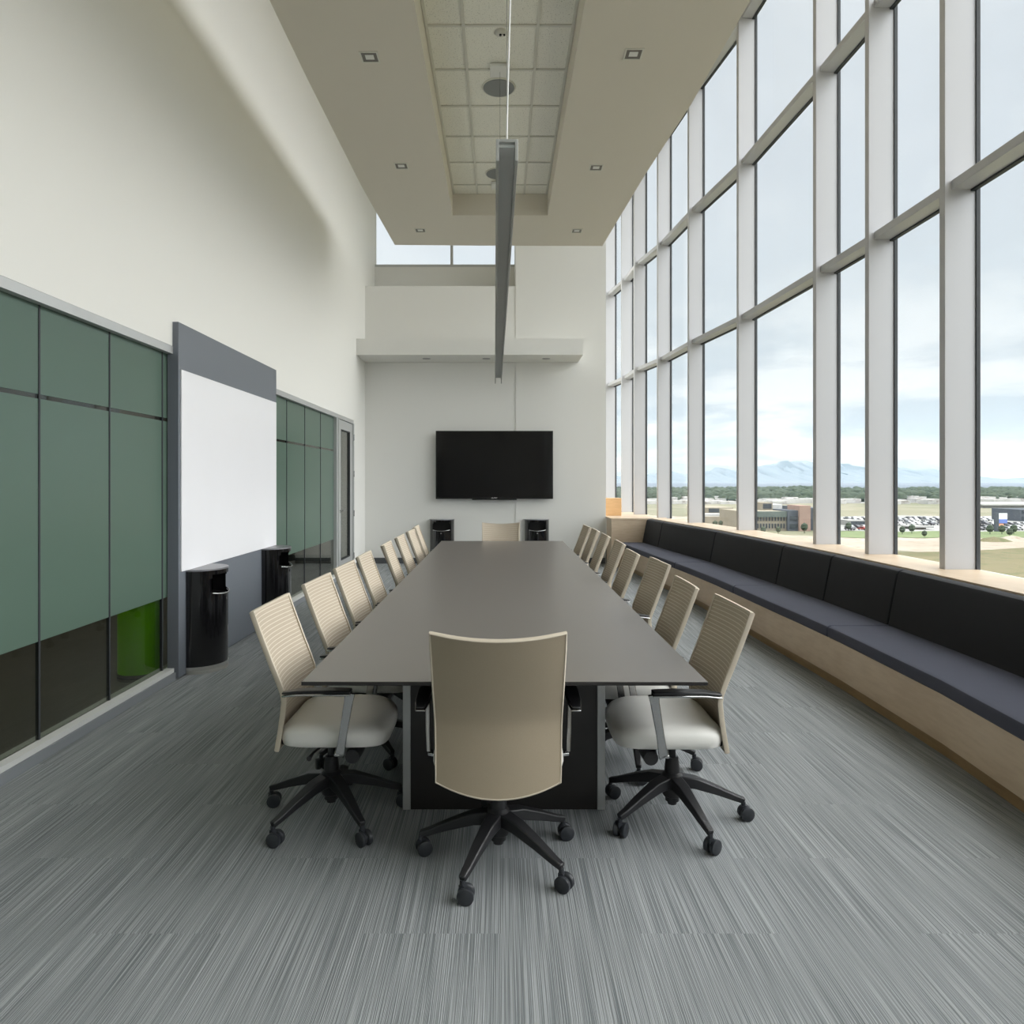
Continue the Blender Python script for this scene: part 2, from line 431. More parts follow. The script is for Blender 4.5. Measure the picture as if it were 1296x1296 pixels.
for x in (-.609, -.307, .303, .590): box(bm, x-.012, x+.012, -3.9, RY1, 5.198, 5.209)
k = 0
while True:
    y = 9.05-.27-.614*k; k += 1
    if y < -3.8: break
    box(bm, RX0+.02, RX1-.02, y-.012, y+.012, 5.199, 5.2085)
struct('ceiling_grid', bm, M['tile_grid'], label='white metal grid holding the ceiling tiles', cat='ceiling')

# shelf soffit on the end wall
bm = B(); prism(bm, [(LX, 11.83), (1.39, 11.83), (1.39, BY-.012), (LX, BY-.012)], 3.62, 3.895)
struct('trim_1', bm, M['wall'], label='white bulkhead ledge across the end wall', cat='bulkhead')

# ---------------------------------------------------------------- left glazing
GX = -2.50
bm = B(); box(bm, GX-.05, LX+.004, -4.0, 11.6, 2.43, 2.487)
struct('trim_2', bm, M['frame'], label='aluminium head rail above the green glass', cat='trim')
bm = B(); box(bm, GX-.05, LX+.012, -4.0, 10.50, .055, .085)
struct('trim_3', bm, M['curb'], label='white sill strip under the green glass', cat='trim')
bm = B(); box(bm, GX-.05, -2.425, -4.0, 10.50, 0, .055)
struct('baseboard_left', bm, M['curb_grey'], label='grey base below the green glass', cat='baseboard')
ys = [-4.0, -1.9, -1.2, -.4, .33, 1.0, 1.7, 2.4, 3.08, 3.77, 4.447, 5.14, 5.9, 6.65, 7.39, 8.125, 8.875, 9.65, 10.42]
for i in range(1, len(ys)-1):
    y0, y1 = ys[i]+.006, ys[i+1]-.006
    w = thing('window_%d' % (30+i), 'green partition pane %d from the near end' % i, 'window', (GX, y0, 0)); w['kind'] = 'structure'
    L = y1-y0
    bm = B(); box(bm, -.006, .006, 0, L, .085, .615); obj('clear_glass', bm, M['glass_in'], w)
    bm = B(); box(bm, -.006, .006, 0, L, 1.925, 1.95); obj('clear_strip', bm, M['glass_in'], w)
    bm = B(); box(bm, -.006, .006, 0, L, .615, 1.925); box(bm, -.006, .006, 0, L, 1.95, 2.43); obj('frosted_film', bm, M['frost'], w)
    bm = B(); box(bm, -.009, .011, -.012, 0, .085, 2.43); obj('glass_joint', bm, M['alu_dark'], w)
bm = B(); box(bm, GX-.04, LX, 10.42, 10.50, .085, 2.43)
struct('trim_4', bm, M['frame'], label='aluminium post beside the glazed door', cat='trim')

# door
d = thing('door_1', 'aluminium framed glass door in the left wall', 'door', (LX, 10.5, 0)); d['kind'] = 'structure'
bm = B(); box(bm, -.08, .012, 0, .05, 0, 2.43); box(bm, -.08, .012, 1.06, 1.12, 0, 2.43)
obj('door_frame', bm, M['frame'], d)
bm = B(); box(bm, -.05, -.005, .055, .22, .01, 2.42); box(bm, -.05, -.005, .86, 1.055, .01, 2.42)
box(bm, -.05, -.005, .22, .86, 2.28, 2.42); box(bm, -.05, -.005, .22, .86, .01, .26); obj('door_leaf', bm, M['frame'], d)
bm = B(); box(bm, -.034, -.026, .22, .86, .26, 2.28); obj('door_glass', bm, M['glass_in'], d)
bm = B()
for a, b_, c_, e in ((.22, .235, .26, 2.28), (.845, .86, .26, 2.28)): box(bm, -.045, -.003, a, b_, c_, e)
box(bm, -.045, -.003, .235, .845, 2.265, 2.28); box(bm, -.045, -.003, .235, .845, .26, .275); obj('glazing_bead', bm, M['alu_dark'], d)
bm = B(); tube(bm, [(-.005, .14, 1.03), (.045, .14, 1.03)], .011); tube(bm, [(.045, .135, 1.03), (.05, .27, 1.035)], .009)
lathe(bm, [(.001, 0), (.026, 0), (.026, .006), (.001, .006)], 16, c=(-.004, .14, 1.0))
obj('door_handle', bm, M['chrome'], d, smooth=True)
for z in (.25, .95, 1.6, 2.2):
    bm = B(); tube(bm, [(.018, 1.062, z-.05), (.018, 1.062, z+.05)], .009); obj('hinge', bm, M['chrome'], d, smooth=True)

bm = B(); box(bm, LX, LX+.012, 11.63, BY, 0, .10); box(bm, LX, 1.88, BY-.025, BY-.012, 0, .10)
struct('baseboard_back', bm, M['baseb'], label='charcoal rubber baseboard along the end wall', cat='baseboard')

# corridor beyond the glass
bm = B(); box(bm, -6.0, -2.56, -4.0, 13.0, -.12, 0)
struct('floor_corridor', bm, M['dark_floor'], label='dark corridor floor seen under the frosted film', cat='floor')
bm = B(); box(bm, -6.1, -6.0, -4, 3.2, 0, 2.7); box(bm, -6.1, -6.0, 6.2, 13, 0, 2.7); box(bm, -6.0, LX-.22, 13.0, 13.1, 0, 2.7)
box(bm, -6.1, -2.6, -4.1, -4.0, 0, 2.7)
struct('wall_corridor', bm, M['corr_wall'], label='beige corridor wall beyond the glass', cat='wall')
bm = B(); box(bm, -6.1, -6.0, 3.2, 6.2, 0, 2.7)  # green stretch added to tint light passing through the frosted film
struct('wall_green_bounce', bm, M['green_bounce'], label='added green corridor wall tinting the light behind the glass', cat='wall')
bm = B(); box(bm, -6.1, LX-.22, -4.1, 13.1, 2.7, 2.8)
struct('ceiling_corridor', bm, M['corr_wall'])
bm = B(); box(bm, -6.0, LX-.22, 12.985, 13.0, 0, .11)
struct('baseboard_corridor', bm, M['baseb'])
for y, wd in ((1.5, 'nearest'), (5.0, 'second nearest'), (8.0, 'third nearest'), (11.0, 'farthest')):  # unseen lamps added to brighten the corridor behind the glass
    t_ = thing('added_corridor_light', 'added unseen corridor fill light beyond the green glass, %s of four' % wd, 'ceiling light', (-4.3, y, 2.7), 0, 'added corridor fill lights')
    bm = B(); box(bm, -.3, .3, -.6, .6, -.02, 0); obj('added_light_frame', bm, M['white_pl'], t_)
    bm = B(); box(bm, -.27, .27, -.57, .57, -.026, -.02); obj('added_light_face', bm, M['added_glow'], t_)

# ---------------------------------------------------------------- bench along the windows
# front face path (x at y)
FR = [(.95,-3.9),(1.55,-1.5),(1.93,.5),(2.16,2.0),(2.29,3.04),(2.355,3.73),(2.39,4.9),(2.385,5.6),(2.375,5.95),(2.35,7.6),(2.31,8.5),(2.20,10.0),(2.06,12.0)]
def X(path, y): return at_y(path, y)
def fin_x(y): return at_y(FIN, y)
YE = 12.0
yy = [-3.9,-1.5,.5,2.0,3.04,3.73,4.9,5.6,5.95,7.11,8.5,9.155,10.0,10.78,11.985]
bm = B()
for y0, y1 in zip(yy, yy[1:]):
    prism(bm, [(X(FR,y0)+.0,y0),(X(FR,y0)+.60,y0),(X(FR,y1)+.60,y1),(X(FR,y1)+.0,y1)], .08, .345)
bench = thing('window_bench', 'long curved maple bench with dark navy cushions under the windows', 'bench', (0, 0, 0))
obj('bench_base', bm, M['maple'], bench)
bm = B()
for y0, y1 in zip(yy, yy[1:]):
    prism(bm, [(X(FR,y0)+.035,y0),(X(FR,y0)+.5,y0),(X(FR,y1)+.5,y1),(X(FR,y1)+.035,y1)], 0, .08)
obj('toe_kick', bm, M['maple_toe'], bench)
def bf(y): return fin_x(y) - (.40 if y < 9 else .40 - .04*(y-9)/3)     # foot of backrest face
def bt(y): return bf(y) + .085
# carcass behind cushions
bm = B()
for y0, y1 in zip(yy, yy[1:]):
    prism(bm, [(bt(y0)+.03,y0),(fin_x(y0)+.02,y0),(fin_x(y1)+.02,y1),(bt(y1)+.03,y1)], 0, SILL-.03)
obj('back_panel', bm, M['maple'], bench)

def cushion(y0, y1, kind):
    g = .006; ysl = [y0+g] + [y for y in yy if y0+.15 < y < y1-.15] + [y1-g]
    # densify
    out = []
    for a, b in zip(ysl, ysl[1:]):
        k = max(1, int((b-a)/.25)); out += [a+(b-a)*j/k for j in range(k)]
    out.append(ysl[-1])
    bm = B(); rings = []
    for y in out:
        if kind == 'seat':
            xa = X(FR, y)-.022; xb = bf(y)+.05; zb = .347; zt = .432
            sec = [(xa+.012,zb),(xa,zb+.012),(xa,zt-.028),(xa+.008,zt-.010),(xa+.028,zt),(xb,zt),(xb,zb)]
        else:
            xa = bf(y); xt = bt(y); zb = .425; zt = .832
            sec = [(xa,zb),(xa+.025,zb+.13),(xt-.012,zt-.035),(xt+.004,zt-.010),(xt+.03,zt),(xt+.085,zt-.002),(xt+.085,zb),(xa+.09,zb)]
        rings.append([bm.verts.new((x, y, z)) for x, z in sec])
    for A, Q in zip(rings, rings[1:]):
        n = len(A)
        for k in range(n): bm.faces.new((A[k], A[(k+1) % n], Q[(k+1) % n], Q[k]))
    bm.faces.new(rings[0][::-1]); bm.faces.new(rings[-1])
    return bm
SE = [(-2.0,1.0),(1.0,3.0),(3.0,5.07),(5.07,7.03),(7.03,9.05),(9.05,11.99)]
BE = [(-2.0,.3),(.3,2.2),(2.2,5.1),(5.1,6.12),(6.12,7.1),(7.1,9.05),(9.05,11.1),(11.1,11.99)]
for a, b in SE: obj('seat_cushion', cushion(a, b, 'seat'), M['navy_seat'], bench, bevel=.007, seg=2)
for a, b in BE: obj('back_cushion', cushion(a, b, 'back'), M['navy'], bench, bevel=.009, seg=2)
# sill
bm = B(); ysl = sorted(set([y for x, y in FIN if y < 12.1] + yy))
for y0, y1 in zip(ysl, ysl[1:]):
    prism(bm, [(bt(y0)+.09,y0),(fin_x(y0)+.235,y0),(fin_x(y1)+.235,y1),(bt(y1)+.09,y1)], SILL-.03, SILL)
struct('trim_5', bm, M['maple'], label='pale maple window sill behind the bench cushions', cat='sill')
# end cabinet
cab = thing('end_cabinet', 'maple cabinet box closing the far end of the bench', 'cabinet', (1.9, 12.0, 0))
bm = B(); box(bm, 0, .88, .0, .57, 0, SILL-.025); obj('cabinet_body', bm, M['maple'], cab)
bm = B(); prism(bm, [(-.004,-.006),(.90,-.006),(1.02,.3),(.90,1.4),(.80,2.5),(.58,3.6),(.10,4.9),(0,4.9),(-.004,.58)], SILL-.025, SILL); obj('cabinet_top', bm, M['maple'], cab)
t_ = obj('wooden_box', box(B(), 1.915, 2.235, 12.95, 13.25, SILL, 1.165), M['maple_warm'], bevel=.004)
tag(t_, 'small warm maple box standing on the cabinet top by the far window', 'box')

# ---------------------------------------------------------------- whiteboard panel
p = thing('whiteboard_panel', 'slate grey panel carrying a large whiteboard before the green glass', 'whiteboard', (-2.405, 5.21, 0))
bm = B(); box(bm, -.085, 0, 0, 2.27, .012, 2.67); obj('backing_panel', bm, M['panel'], p, bevel=.003)
bm = B(); box(bm, 0, .010, .03, 2.24, .80, 2.318); obj('writing_surface', bm, M['board'], p, bevel=.002)

# ---------------------------------------------------------------- half round litter bins
def make_bin(r=.22, h=.80):
    t_ = thing('litter_bin', 'x', 'litter bin')
    NA, zs = 36, [.055, .08, .30, .50, .575, .60, .62, .70, .725, .755, h-.012]
    bm = B(); rows = []
    for z in zs: rows.append([bm.verts.new((r*math.cos(math.pi*k/NA), r*math.sin(math.pi*k/NA), z)) for k in range(NA+1)])
    k0, k1 = 9, 27
    for i in range(len(zs)-1):
        for k in range(NA):
            a = k0 + (1 if i in (5, 8) else 0) + (2 if i == 4 else 0); b = k1 - (1 if i in (5, 8) else 0) - (2 if i == 4 else 0)
            if 5 <= i <= 8 and a <= k < b: continue
            bm.faces.new((rows[i][k], rows[i][k+1], rows[i+1][k+1], rows[i+1][k]))
    for i in range(len(zs)-1): bm.faces.new((rows[i][0], rows[i+1][0], rows[i+1][-1], rows[i][-1]))
    obj('bin_body', bm, M['bin'], t_, smooth=True)
    bm = B(); prism(bm, [((r-.02)*math.cos(math.pi*k/20), .004+(r-.03)*math.sin(math.pi*k/20)) for k in range(21)], .50, .56)
    box(bm, -r+.012, r-.012, .003, .016, .06, h-.014); obj('bin_liner', bm, M['bin_in'], t_)
    bm = B(); prism(bm, [((r+.004)*math.cos(math.pi*k/30), (r+.004)*math.sin(math.pi*k/30)) for k in range(31)], h-.012, h)
    obj('bin_lid', bm, M['lid'], t_)
    bm = B(); rr = r+.003
    for z0, z1 in ((0, .022), (.030, .055)): prism(bm, [(rr*math.cos(math.pi*k/30), rr*math.sin(math.pi*k/30)) for k in range(31)], z0, z1)
    prism(bm, [((r-.006)*math.cos(math.pi*k/30), (r-.006)*math.sin(math.pi*k/30)) for k in range(31)], .02, .032)
    obj('base_band', bm, M['band'], t_)
    # curved lip / ash tray under the opening
    bm = B(); pts = []
    for j in range(19):
        a = math.pi*(k0+1+(k1-k0-2)*j/18)/NA; dip = .016*math.sin(math.pi*j/18)
        pts.append(((r+.006)*math.cos(a), (r+.006)*math.sin(a), .612-dip))
    tube(bm, pts, .006, 8); prism(bm, [(.15*math.cos(math.pi*k/16), .05+.165*math.sin(math.pi*k/16)) for k in range(17)], .588, .594)
    obj('tray_lip', bm, M['chrome'], t_, smooth=True)
    bm = B(); box(bm, -.013, .013, r+.0015, r+.005, .545, .565); obj('lock_plate', bm, M['chrome'], t_)
    return t_
bins = [(-2.403, 5.55, -90, 'gloss black half round litter bin nearest the viewer against the grey panel'),
        (-2.403, 7.235, -90, 'gloss black half round litter bin at the far end of the grey panel'),
        (-1.06, 12.585, 180, 'black half round litter bin on the end wall left of the television'),
        (.645, 12.585, 180, 'black half round litter bin on the end wall under the television, right')]
b0 = make_bin()
for i, (x, y, a, lb) in enumerate(bins):
    o = b0 if i == 0 else copy_tree(b0)
    o.location = (x, y, 0); o.rotation_euler = (0, 0, math.radians(a)); o['label'] = lb
    o['group'] = 'half round litter bins'
# lime green bin seen behind the clear glass
bm = B(); lathe(bm, [(.001, .05), (.15, .05), (.15, .56), (.145, .60), (.001, .60)], 32)
t_ = thing('litter_bin', 'lime green round bin standing in the corridor behind the glass', 'litter bin', (-2.73, 5.28, 0))
obj('bin_body', bm, M['lime'], t_, smooth=True)
bm = B(); lathe(bm, [(.001, 0), (.154, 0), (.154, .02), (.001, .02)], 32); lathe(bm, [(.001, .028), (.154, .028), (.154, .05), (.001, .05)], 32)
obj('base_band', bm, M['chrome'], t_, smooth=True)

# ---------------------------------------------------------------- conference table
TX0, TX1, TY0, TY1, TZ = -.737, .764, 2.577, 8.655, .74
t_ = thing('conference_table', 'long dark brown conference table with silver edged box legs', 'table', (.0135, 5.6, 0))
bm = B(); box(bm, TX0-.0135, TX1-.0135, TY0-5.6, TY1-5.6, TZ-.015, TZ); 
for f in bm.faces:
    f.material_index = 0 if f.calc_center_median().z > TZ-.001 else 1
obj('table_top', bm, [M['table'], M['dark_panel']], t_, bevel=.002)
for y0, y1 in ((3.15, 3.65), (5.35, 5.85), (7.6, 8.1)):
    bm = B(); box(bm, -.435, .435, y0-5.6, y1-5.6, 0, TZ-.022); lg = obj('pedestal_leg', bm, M['dark_panel'], t_)
    for x in (-.4555, .4205):
        for ya, yb in ((y0-.006, y0+.03), (y1-.03, y1+.006)):
            bm = B(); box(bm, x, x+.035, ya-5.6, yb-5.6, 0, TZ-.022); obj('edge_strip', bm, M['frame'], lg, bevel=.002)

# ---------------------------------------------------------------- task chair
def make_chair():
    root = thing('conference_chair', 'x', 'chair')
    # seat
    bm = B(); N = 48
    def plan(s, inset):
        pts = []
        for k in range(N):
            a = 2*math.pi*k/N; c, sn = math.cos(a), math.sin(a)
            e = 2/5.5 if sn < 0 else 2/4.0
            px = math.copysign(abs(c)**e, c)*(.250-inset); py = math.copysign(abs(sn)**e, sn)
            py = (py*((.235 if sn > 0 else .216)-inset)) + .045
            pts.append((px*s, (py-.045)*s+.045))
        return pts
    rings = []
    for s, ins, z in ((.9,.03,.388),(1,.022,.388),(1,.006,.396),(1,0,.42),(1,.002,.444),(1,.012,.460),(1,.030,.470),(.80,.02,.474),(.5,.0,.470),(.2,0,.467)):
        ring = []
        for (x, y) in plan(s, ins):
            f = max(0, (y-.12)/.16); zz = z - .018*f*f - .008*max(0, 1-abs(x)/.2)*(1 if z > .45 else 0)
            ring.append(bm.verts.new((x, y, zz)))
        rings.append(ring)
    for A, Q in zip(rings, rings[1:]):
        for k in range(N): bm.faces.new((A[k], A[(k+1) % N], Q[(k+1) % N], Q[k]))
    bm.faces.new(rings[0][::-1]); bm.faces.new(rings[-1])
    obj('seat', bm, M['seat'], root, smooth=True)
    # backrest
    prof = [(-.305,.945),(-.282,.88),(-.256,.81),(-.228,.735),(-.200,.665),(-.180,.61),(-.176,.575),(-.182,.52),(-.192,.45),(-.206,.375)]
    K = 16
    def pt(i, u, off):
        y, z = prof[i]; y0, z0 = prof[max(i-1, 0)]; y1, z1 = prof[min(i+1, len(prof)-1)]
        d = Vector((0, y1-y0, z1-z0)).normalized(); nrm = Vector((0, -d.z, d.y))   # forward (+y)
        hw = .240 - .012*i/(len(prof)-1)
        zz = z - (.020*(1-u*u) if i == 0 else 0) - (.014*(1-u*u) if i == 1 else 0)
        if i == len(prof)-1: zz -= .045*(1-u*u)
        if i == len(prof)-2: zz -= .022*(1-u*u)
        return Vector((hw*u, y+.042*u*u, zz)) + nrm*off
    bmf = B()
    for off, mi in ((0.002, 0), (-.013, 1)):
        rows = [[bmf.verts.new(pt(i, -1+2*k/K, off)) for k in range(K+1)] for i in range(len(prof))]
        for i in range(len(prof)-1):
            for k in range(K):
                f = bmf.faces.new((rows[i][k], rows[i][k+1], rows[i+1][k+1], rows[i+1][k])); f.material_index = mi
        if off > 0: fr = rows
        else: bk = rows
    border = lambda R: [R[0][k] for k in range(K+1)] + [R[i][K] for i in range(1, len(prof))] + [R[-1][k] for k in range(K-1, -1, -1)] + [R[i][0] for i in range(len(prof)-2, 0, -1)]
    ba, bb = border(fr), border(bk)
    for k in range(len(ba)):
        f = bmf.faces.new((ba[k], ba[(k+1) % len(ba)], bb[(k+1) % len(ba)], bb[k])); f.material_index = 1
    obj('backrest', bmf, [M['mesh'], M['mesh_back']], root, smooth=True)
    # edge frame around the back
    bm = B(); rings = []
    seq = [(0, -1+2*k/K) for k in range(K+1)] + [(i, 1) for i in range(1, len(prof))] + [(len(prof)-1, 1-2*k/K) for k in range(1, K+1)] + [(i, -1) for i in range(len(prof)-2, 0, -1)]
    for i, u in seq:
        rings.append((pt(i, u, .006), pt(i, u*.94, .006) if abs(u) == 1 else pt(i, u, .006), pt(i, u, -.022)))
    cen = [pt(i, u, -.008) for i, u in seq]
    L = len(cen); rr = []
    for j in range(L):
        i, u = seq[j]; c0 = cen[j]
        inward = Vector((-1 if u > .99 else (1 if u < -.99 else 0), 0, 0))
        if i == 0: inward += Vector((0, 0, -1))
        if i == len(prof)-1: inward += Vector((0, 0, 1))
        inward.normalize(); nrm = (pt(i, u, 1)-pt(i, u, 0)).normalized()
        o_ = -inward
        rr.append([bm.verts.new(c0 + o_*.002 - nrm*.007), bm.verts.new(c0+o_*.006), bm.verts.new(c0+o_*.003+nrm*.013), bm.verts.new(c0-o_*.012+nrm*.0125), bm.verts.new(c0-o_*.001-nrm*.0062)])
    for j in range(L):
        A, Q = rr[j], rr[(j+1) % L]
        for k in range(5): bm.faces.new((A[k], A[(k+1) % 5], Q[(k+1) % 5], Q[k]))
    obj('back_edge', bm, M['mesh_edge'], root, smooth=True)
    # arms
    for s in (-1, 1):
        bm = B(); pts = [(-.285*1, 0, 0)]
        prof_ = [(-.125,.632),(-.06,.640),(.06,.642),(.15,.640)]
        sweep_rect(bm, [(s*.292, y, z) for y, z in prof_], [.030,.050,.056,.050], [.008,.012,.014,.012])
        a = obj('armrest', bm, M['chair_black'], root, bevel=.004)
        bm = B(); sweep_rect(bm, [(s*.292, y, z-.011) for y, z in prof_], [.036,.054,.060,.054], [.007,.008,.009,.010])
        sweep_rect(bm, [(s*.292, .145, .632), (s*.291, .140, .60), (s*.288, .118, .47), (s*.283, .104, .385), (s*.270, .098, .374)], .016, [.044,.036,.032,.036,.04])
        sweep_rect(bm, [(s*.282, .10, .379), (s*.12, .07, .372)], .014, .04, side=Vector((0, 0, 1)))
        obj('arm_post', bm, M['chrome'], a, bevel=.003)
    # mechanism
    bm = B(); box(bm, -.11, .11, -.11, .12, .345, .386); box(bm, -.05, .05, -.20, -.10, .352, .378)
    box(bm, -.12, .12, -.185, -.14, .358, .384)
    mech = obj('seat_mechanism', bm, M['chair_black'], root, bevel=.006)
    bm = B(); tube(bm, [(-.20, .135, .340), (-.14, .135, .345), (.14, .135, .345), (.20, .135, .340)], [.030, .034, .034, .030], 16); obj('tension_knob', bm, M['chair_black'], mech, smooth=True)
    bm = B(); tube(bm, [(.09, .0, .36), (.19, -.03, .352), (.235, -.035, .345)], [.005, .005, .011], 8); obj('lever', bm, M['chair_black'], mech, smooth=True)
    bm = B(); tube(bm, [(0, 0, .065), (0, 0, .085)], .020, 18); lathe(bm, [(.001,.08),(.030,.08),(.033,.22),(.027,.27),(.016,.272),(.015,.36),(.001,.36)], 20)
    obj('gas_column', bm, M['chair_black'], root, smooth=True)
    # star base
    bm = B(); lathe(bm, [(.001,.10),(.040,.10),(.050,.14),(.044,.195),(.034,.205),(.001,.205)], 20)
    for k in range(5):
        a = 2*math.pi*k/5; ca, sa = math.cos(a), math.sin(a); side = Vector((-sa, ca, 0))
        P = [(.02,.170),(.10,.160),(.20,.126),(.27,.098),(.312,.084)]
        sweep_rect(bm, [(r*ca, r*sa, z) for r, z in P], [.060,.050,.040,.032,.026], [.050,.046,.034,.026,.024], side=side)
    st = obj('star_base', bm, M['chair_black'], root, bevel=.005)
    for k in range(5):
        a = 2*math.pi*k/5; x, y = .308*math.cos(a), .308*math.sin(a)
        b = .26 + (.1, -.4, .35, -.15, .5)[k]; ax = Vector((math.cos(b), math.sin(b), 0)); tr = Vector((-ax.y, ax.x, 0)); c = Vector((x, y, .030)) + tr*.012
        bm = B()
        for s in (-1, 1): tube(bm, [c+ax*s*.006, c+ax*s*.010, c+ax*s*.023, c+ax*s*.026], [.026,.030,.030,.025], 20)
        tube(bm, [c-ax*.006, c+ax*.006], .020, 14); tube(bm, [(x, y, .05), (x, y, .080)], .010, 10)
        box(bm, x-.010, x+.010, y-.010, y+.010, .045, .064)
        obj('caster', bm, M['wheel'], st, smooth=True)
    return root, st
ch0, _ = make_chair()
R = math.radians
# (x, y, facing angle (0 = +Y), base turn, label)
chairs = [(-.01, 2.735, 0, R(-114), 'taupe mesh chair at the near head of the table, its back to the viewer'),
          (-.75, 3.09, -90, R(-125)+R(90), 'left row chair nearest the viewer, white seat and star base fully visible'),
          (.752, 3.07, 90, R(-75)-R(90), 'right row chair nearest the viewer, white seat and star base fully visible')]
ordn = ['second', 'third', 'fourth', 'fifth', 'sixth', 'seventh', 'eighth']
Lr = [3.83, 4.48, 5.14, 6.05, 6.83, 7.60, 8.30]; Rr = [3.72, 4.68, 5.31, 6.15, 6.96, 7.70, 8.34]
xl = [-.745, -.74, -.74, -.72, -.72, -.715, -.735]; xr = [.715, .80, .73, .775, .77, .77, .76]
for i in range(7):
    chairs.append((xl[i], Lr[i], -90, random.uniform(0, 6), 'taupe mesh chair, %s from the viewer in the left row of the table' % ordn[i]))
for i in range(7):
    chairs.append((xr[i], Rr[i], 90, random.uniform(0, 6), 'taupe mesh chair, %s from the viewer in the right row of the table' % ordn[i]))
chairs.append((.0, 8.74, 180, 1.0, 'taupe mesh chair at the far head of the table below the television'))
for i, (x, y, a, ba, lb) in enumerate(chairs):
    o = ch0 if i == 0 else copy_tree(ch0)
    jit = 0 if i < 3 or i == len(chairs)-1 else random.uniform(-2.5, 2.5)
    o.location = (x, y, 0); o.rotation_euler = (0, 0, R(a+jit)); o['label'] = lb
    o['group'] = 'taupe mesh chairs around the conference table'
    for c_ in o.children:
        if c_.name.startswith('star_base'): c_.rotation_euler = (0, 0, ba)

# ---------------------------------------------------------------- television
t_ = thing('television', 'large black flat television mounted on the white end wall', 'television', (-.117, 12.50, 1.76))
bm = B(); box(bm, -1.048, 1.048, -.02, .03, -.597, .620); obj('tv_housing', bm, M['tv_frame'], t_, bevel=.004)
bm = B(); box(bm, -1.026, 1.026, -.0235, -.020, -.566, .598); obj('screen', bm, M['tv'], t_)
bm = B(); box(bm, -.40, .40, -.024, .02, -.615, -.597); obj('speaker_bar', bm, M['tv_frame'], t_, bevel=.004)
bm = B(); box(bm, -.4, .4, .03, .085, -.3, .3); obj('wall_bracket', bm, M['tv_frame'], t_)
fc = bpy.data.curves.new('logo', 'FONT'); fc.body = 'SONY'; fc.size = .042; fc.align_x = 'CENTER'; fc.extrude = .0008
fo = bpy.data.objects.new('logo', fc); C.objects.link(fo); fo.parent = t_; fo.location = (0, -.0205, -.590); fo.rotation_euler = (math.pi/2, 0, 0)
fc.materials.append(M['white_pl'])
def to_mesh(o):
    me = bpy.data.meshes.new_from_object(o.evaluated_get(bpy.context.evaluated_depsgraph_get())); n = bpy.data.objects.new(o.name, me)
    C.objects.link(n); n.parent = o.parent; n.location = o.location; n.rotation_euler = o.rotation_euler
    nm = o.name; bpy.data.objects.remove(o); n.name = nm; return n
fo = to_mesh(fo)

# ---------------------------------------------------------------- pendant lamp
ln = thing('pendant_lamp', 'long slim grey linear pendant lamp hung above the table', 'lamp', (.024, 2.78, 2.80), math.atan2(.059, 6.34))
Lg = 6.34; hw = .044
bm = B(); box(bm, -hw, -hw+.012, 0, Lg, -.045, .042); box(bm, hw-.012, hw, 0, Lg, -.045, .042); box(bm, -hw+.012, hw-.012, 0, Lg, .030, .042)
obj('lamp_housing', bm, M['lamp_shell'], ln, bevel=.0015)
bm = B(); box(bm, -hw+.012, hw-.012, .02, Lg-.08, .018, .030); obj('lens', bm, M['lens'], ln)
bm = B(); pts = [(0,.02,.04),(.0,.02,.12),(.006,.03,.35),(.016,.05,.70),(.026,.06,1.1),(.024,.05,1.5),(.012,.02,1.9),(.0,.0,2.39)]
cvd = bpy.data.curves.new('power_cord', 'CURVE'); cvd.dimensions = '3D'; cvd.bevel_depth = .0035; cvd.bevel_resolution = 3
sp = cvd.splines.new('NURBS'); sp.points.add(len(pts)-1)
for q, pp in zip(sp.points, pts): q.co = pp + (1,)
sp.use_endpoint_u = True; sp.order_u = 4; bm.free()
co = bpy.data.objects.new('power_cord', cvd); C.objects.link(co); co.parent = ln; cvd.materials.append(M['cord']); co = to_mesh(co)
for yk in (.02, 3.52, 5.97):
    bm = B(); tube(bm, [(0, yk, .042), (-.0 if yk < 1 else .0, yk, 2.40)], .0011, 6); wr = obj('suspension_wire', bm, M['wire'], ln)
for yk in (3.52, 5.97):
    bm = B(); box(bm, -.09, .09, yk-.09, yk+.09, 2.37, 2.399); obj('canopy', bm, M['white_pl'], ln, bevel=.006)

# ---------------------------------------------------------------- ceiling fittings
k = 0
pos6 = [(-1.067, 5.68, 'left', 'nearest'), (-1.09, 7.64, 'left', 'middle'), (-1.108, 9.6, 'left', 'farthest'), (1.07, 5.64, 'right', 'nearest'), (1.047, 7.68, 'right', 'middle'), (1.045, 9.62, 'right', 'farthest')]
def make_down():
    t_ = thing('downlight', 'x', 'downlight')
    bm = B()
    for a in ((-.075,.075,-.075,-.062),(-.075,.075,.062,.075),(-.075,-.062,-.062,.062),(.062,.075,-.062,.062)): box(bm, a[0], a[1], a[2], a[3], -.006, 0)
    obj('downlight_trim', bm, M['tile_grid'], t_)
    bm = B(); box(bm, -.062, .062, -.062, .062, -.002, -.0005); obj('reflector', bm, M['grey_refl'], t_)
    bm = B(); box(bm, -.035, .035, -.03, .03, -.0035, -.002); obj('bulb', bm, M['white_pl'], t_)
    return t_
d0 = make_down()
for i, (x, y, sd, wh) in enumerate(pos6):
    o = d0 if i == 0 else copy_tree(d0)
    o.location = (x, y, 4.93); o['label'] = 'square recessed downlight, %s of the three on the %s of the tiled recess' % (wh, sd); o['group'] = 'square downlights in the lowered ceiling'
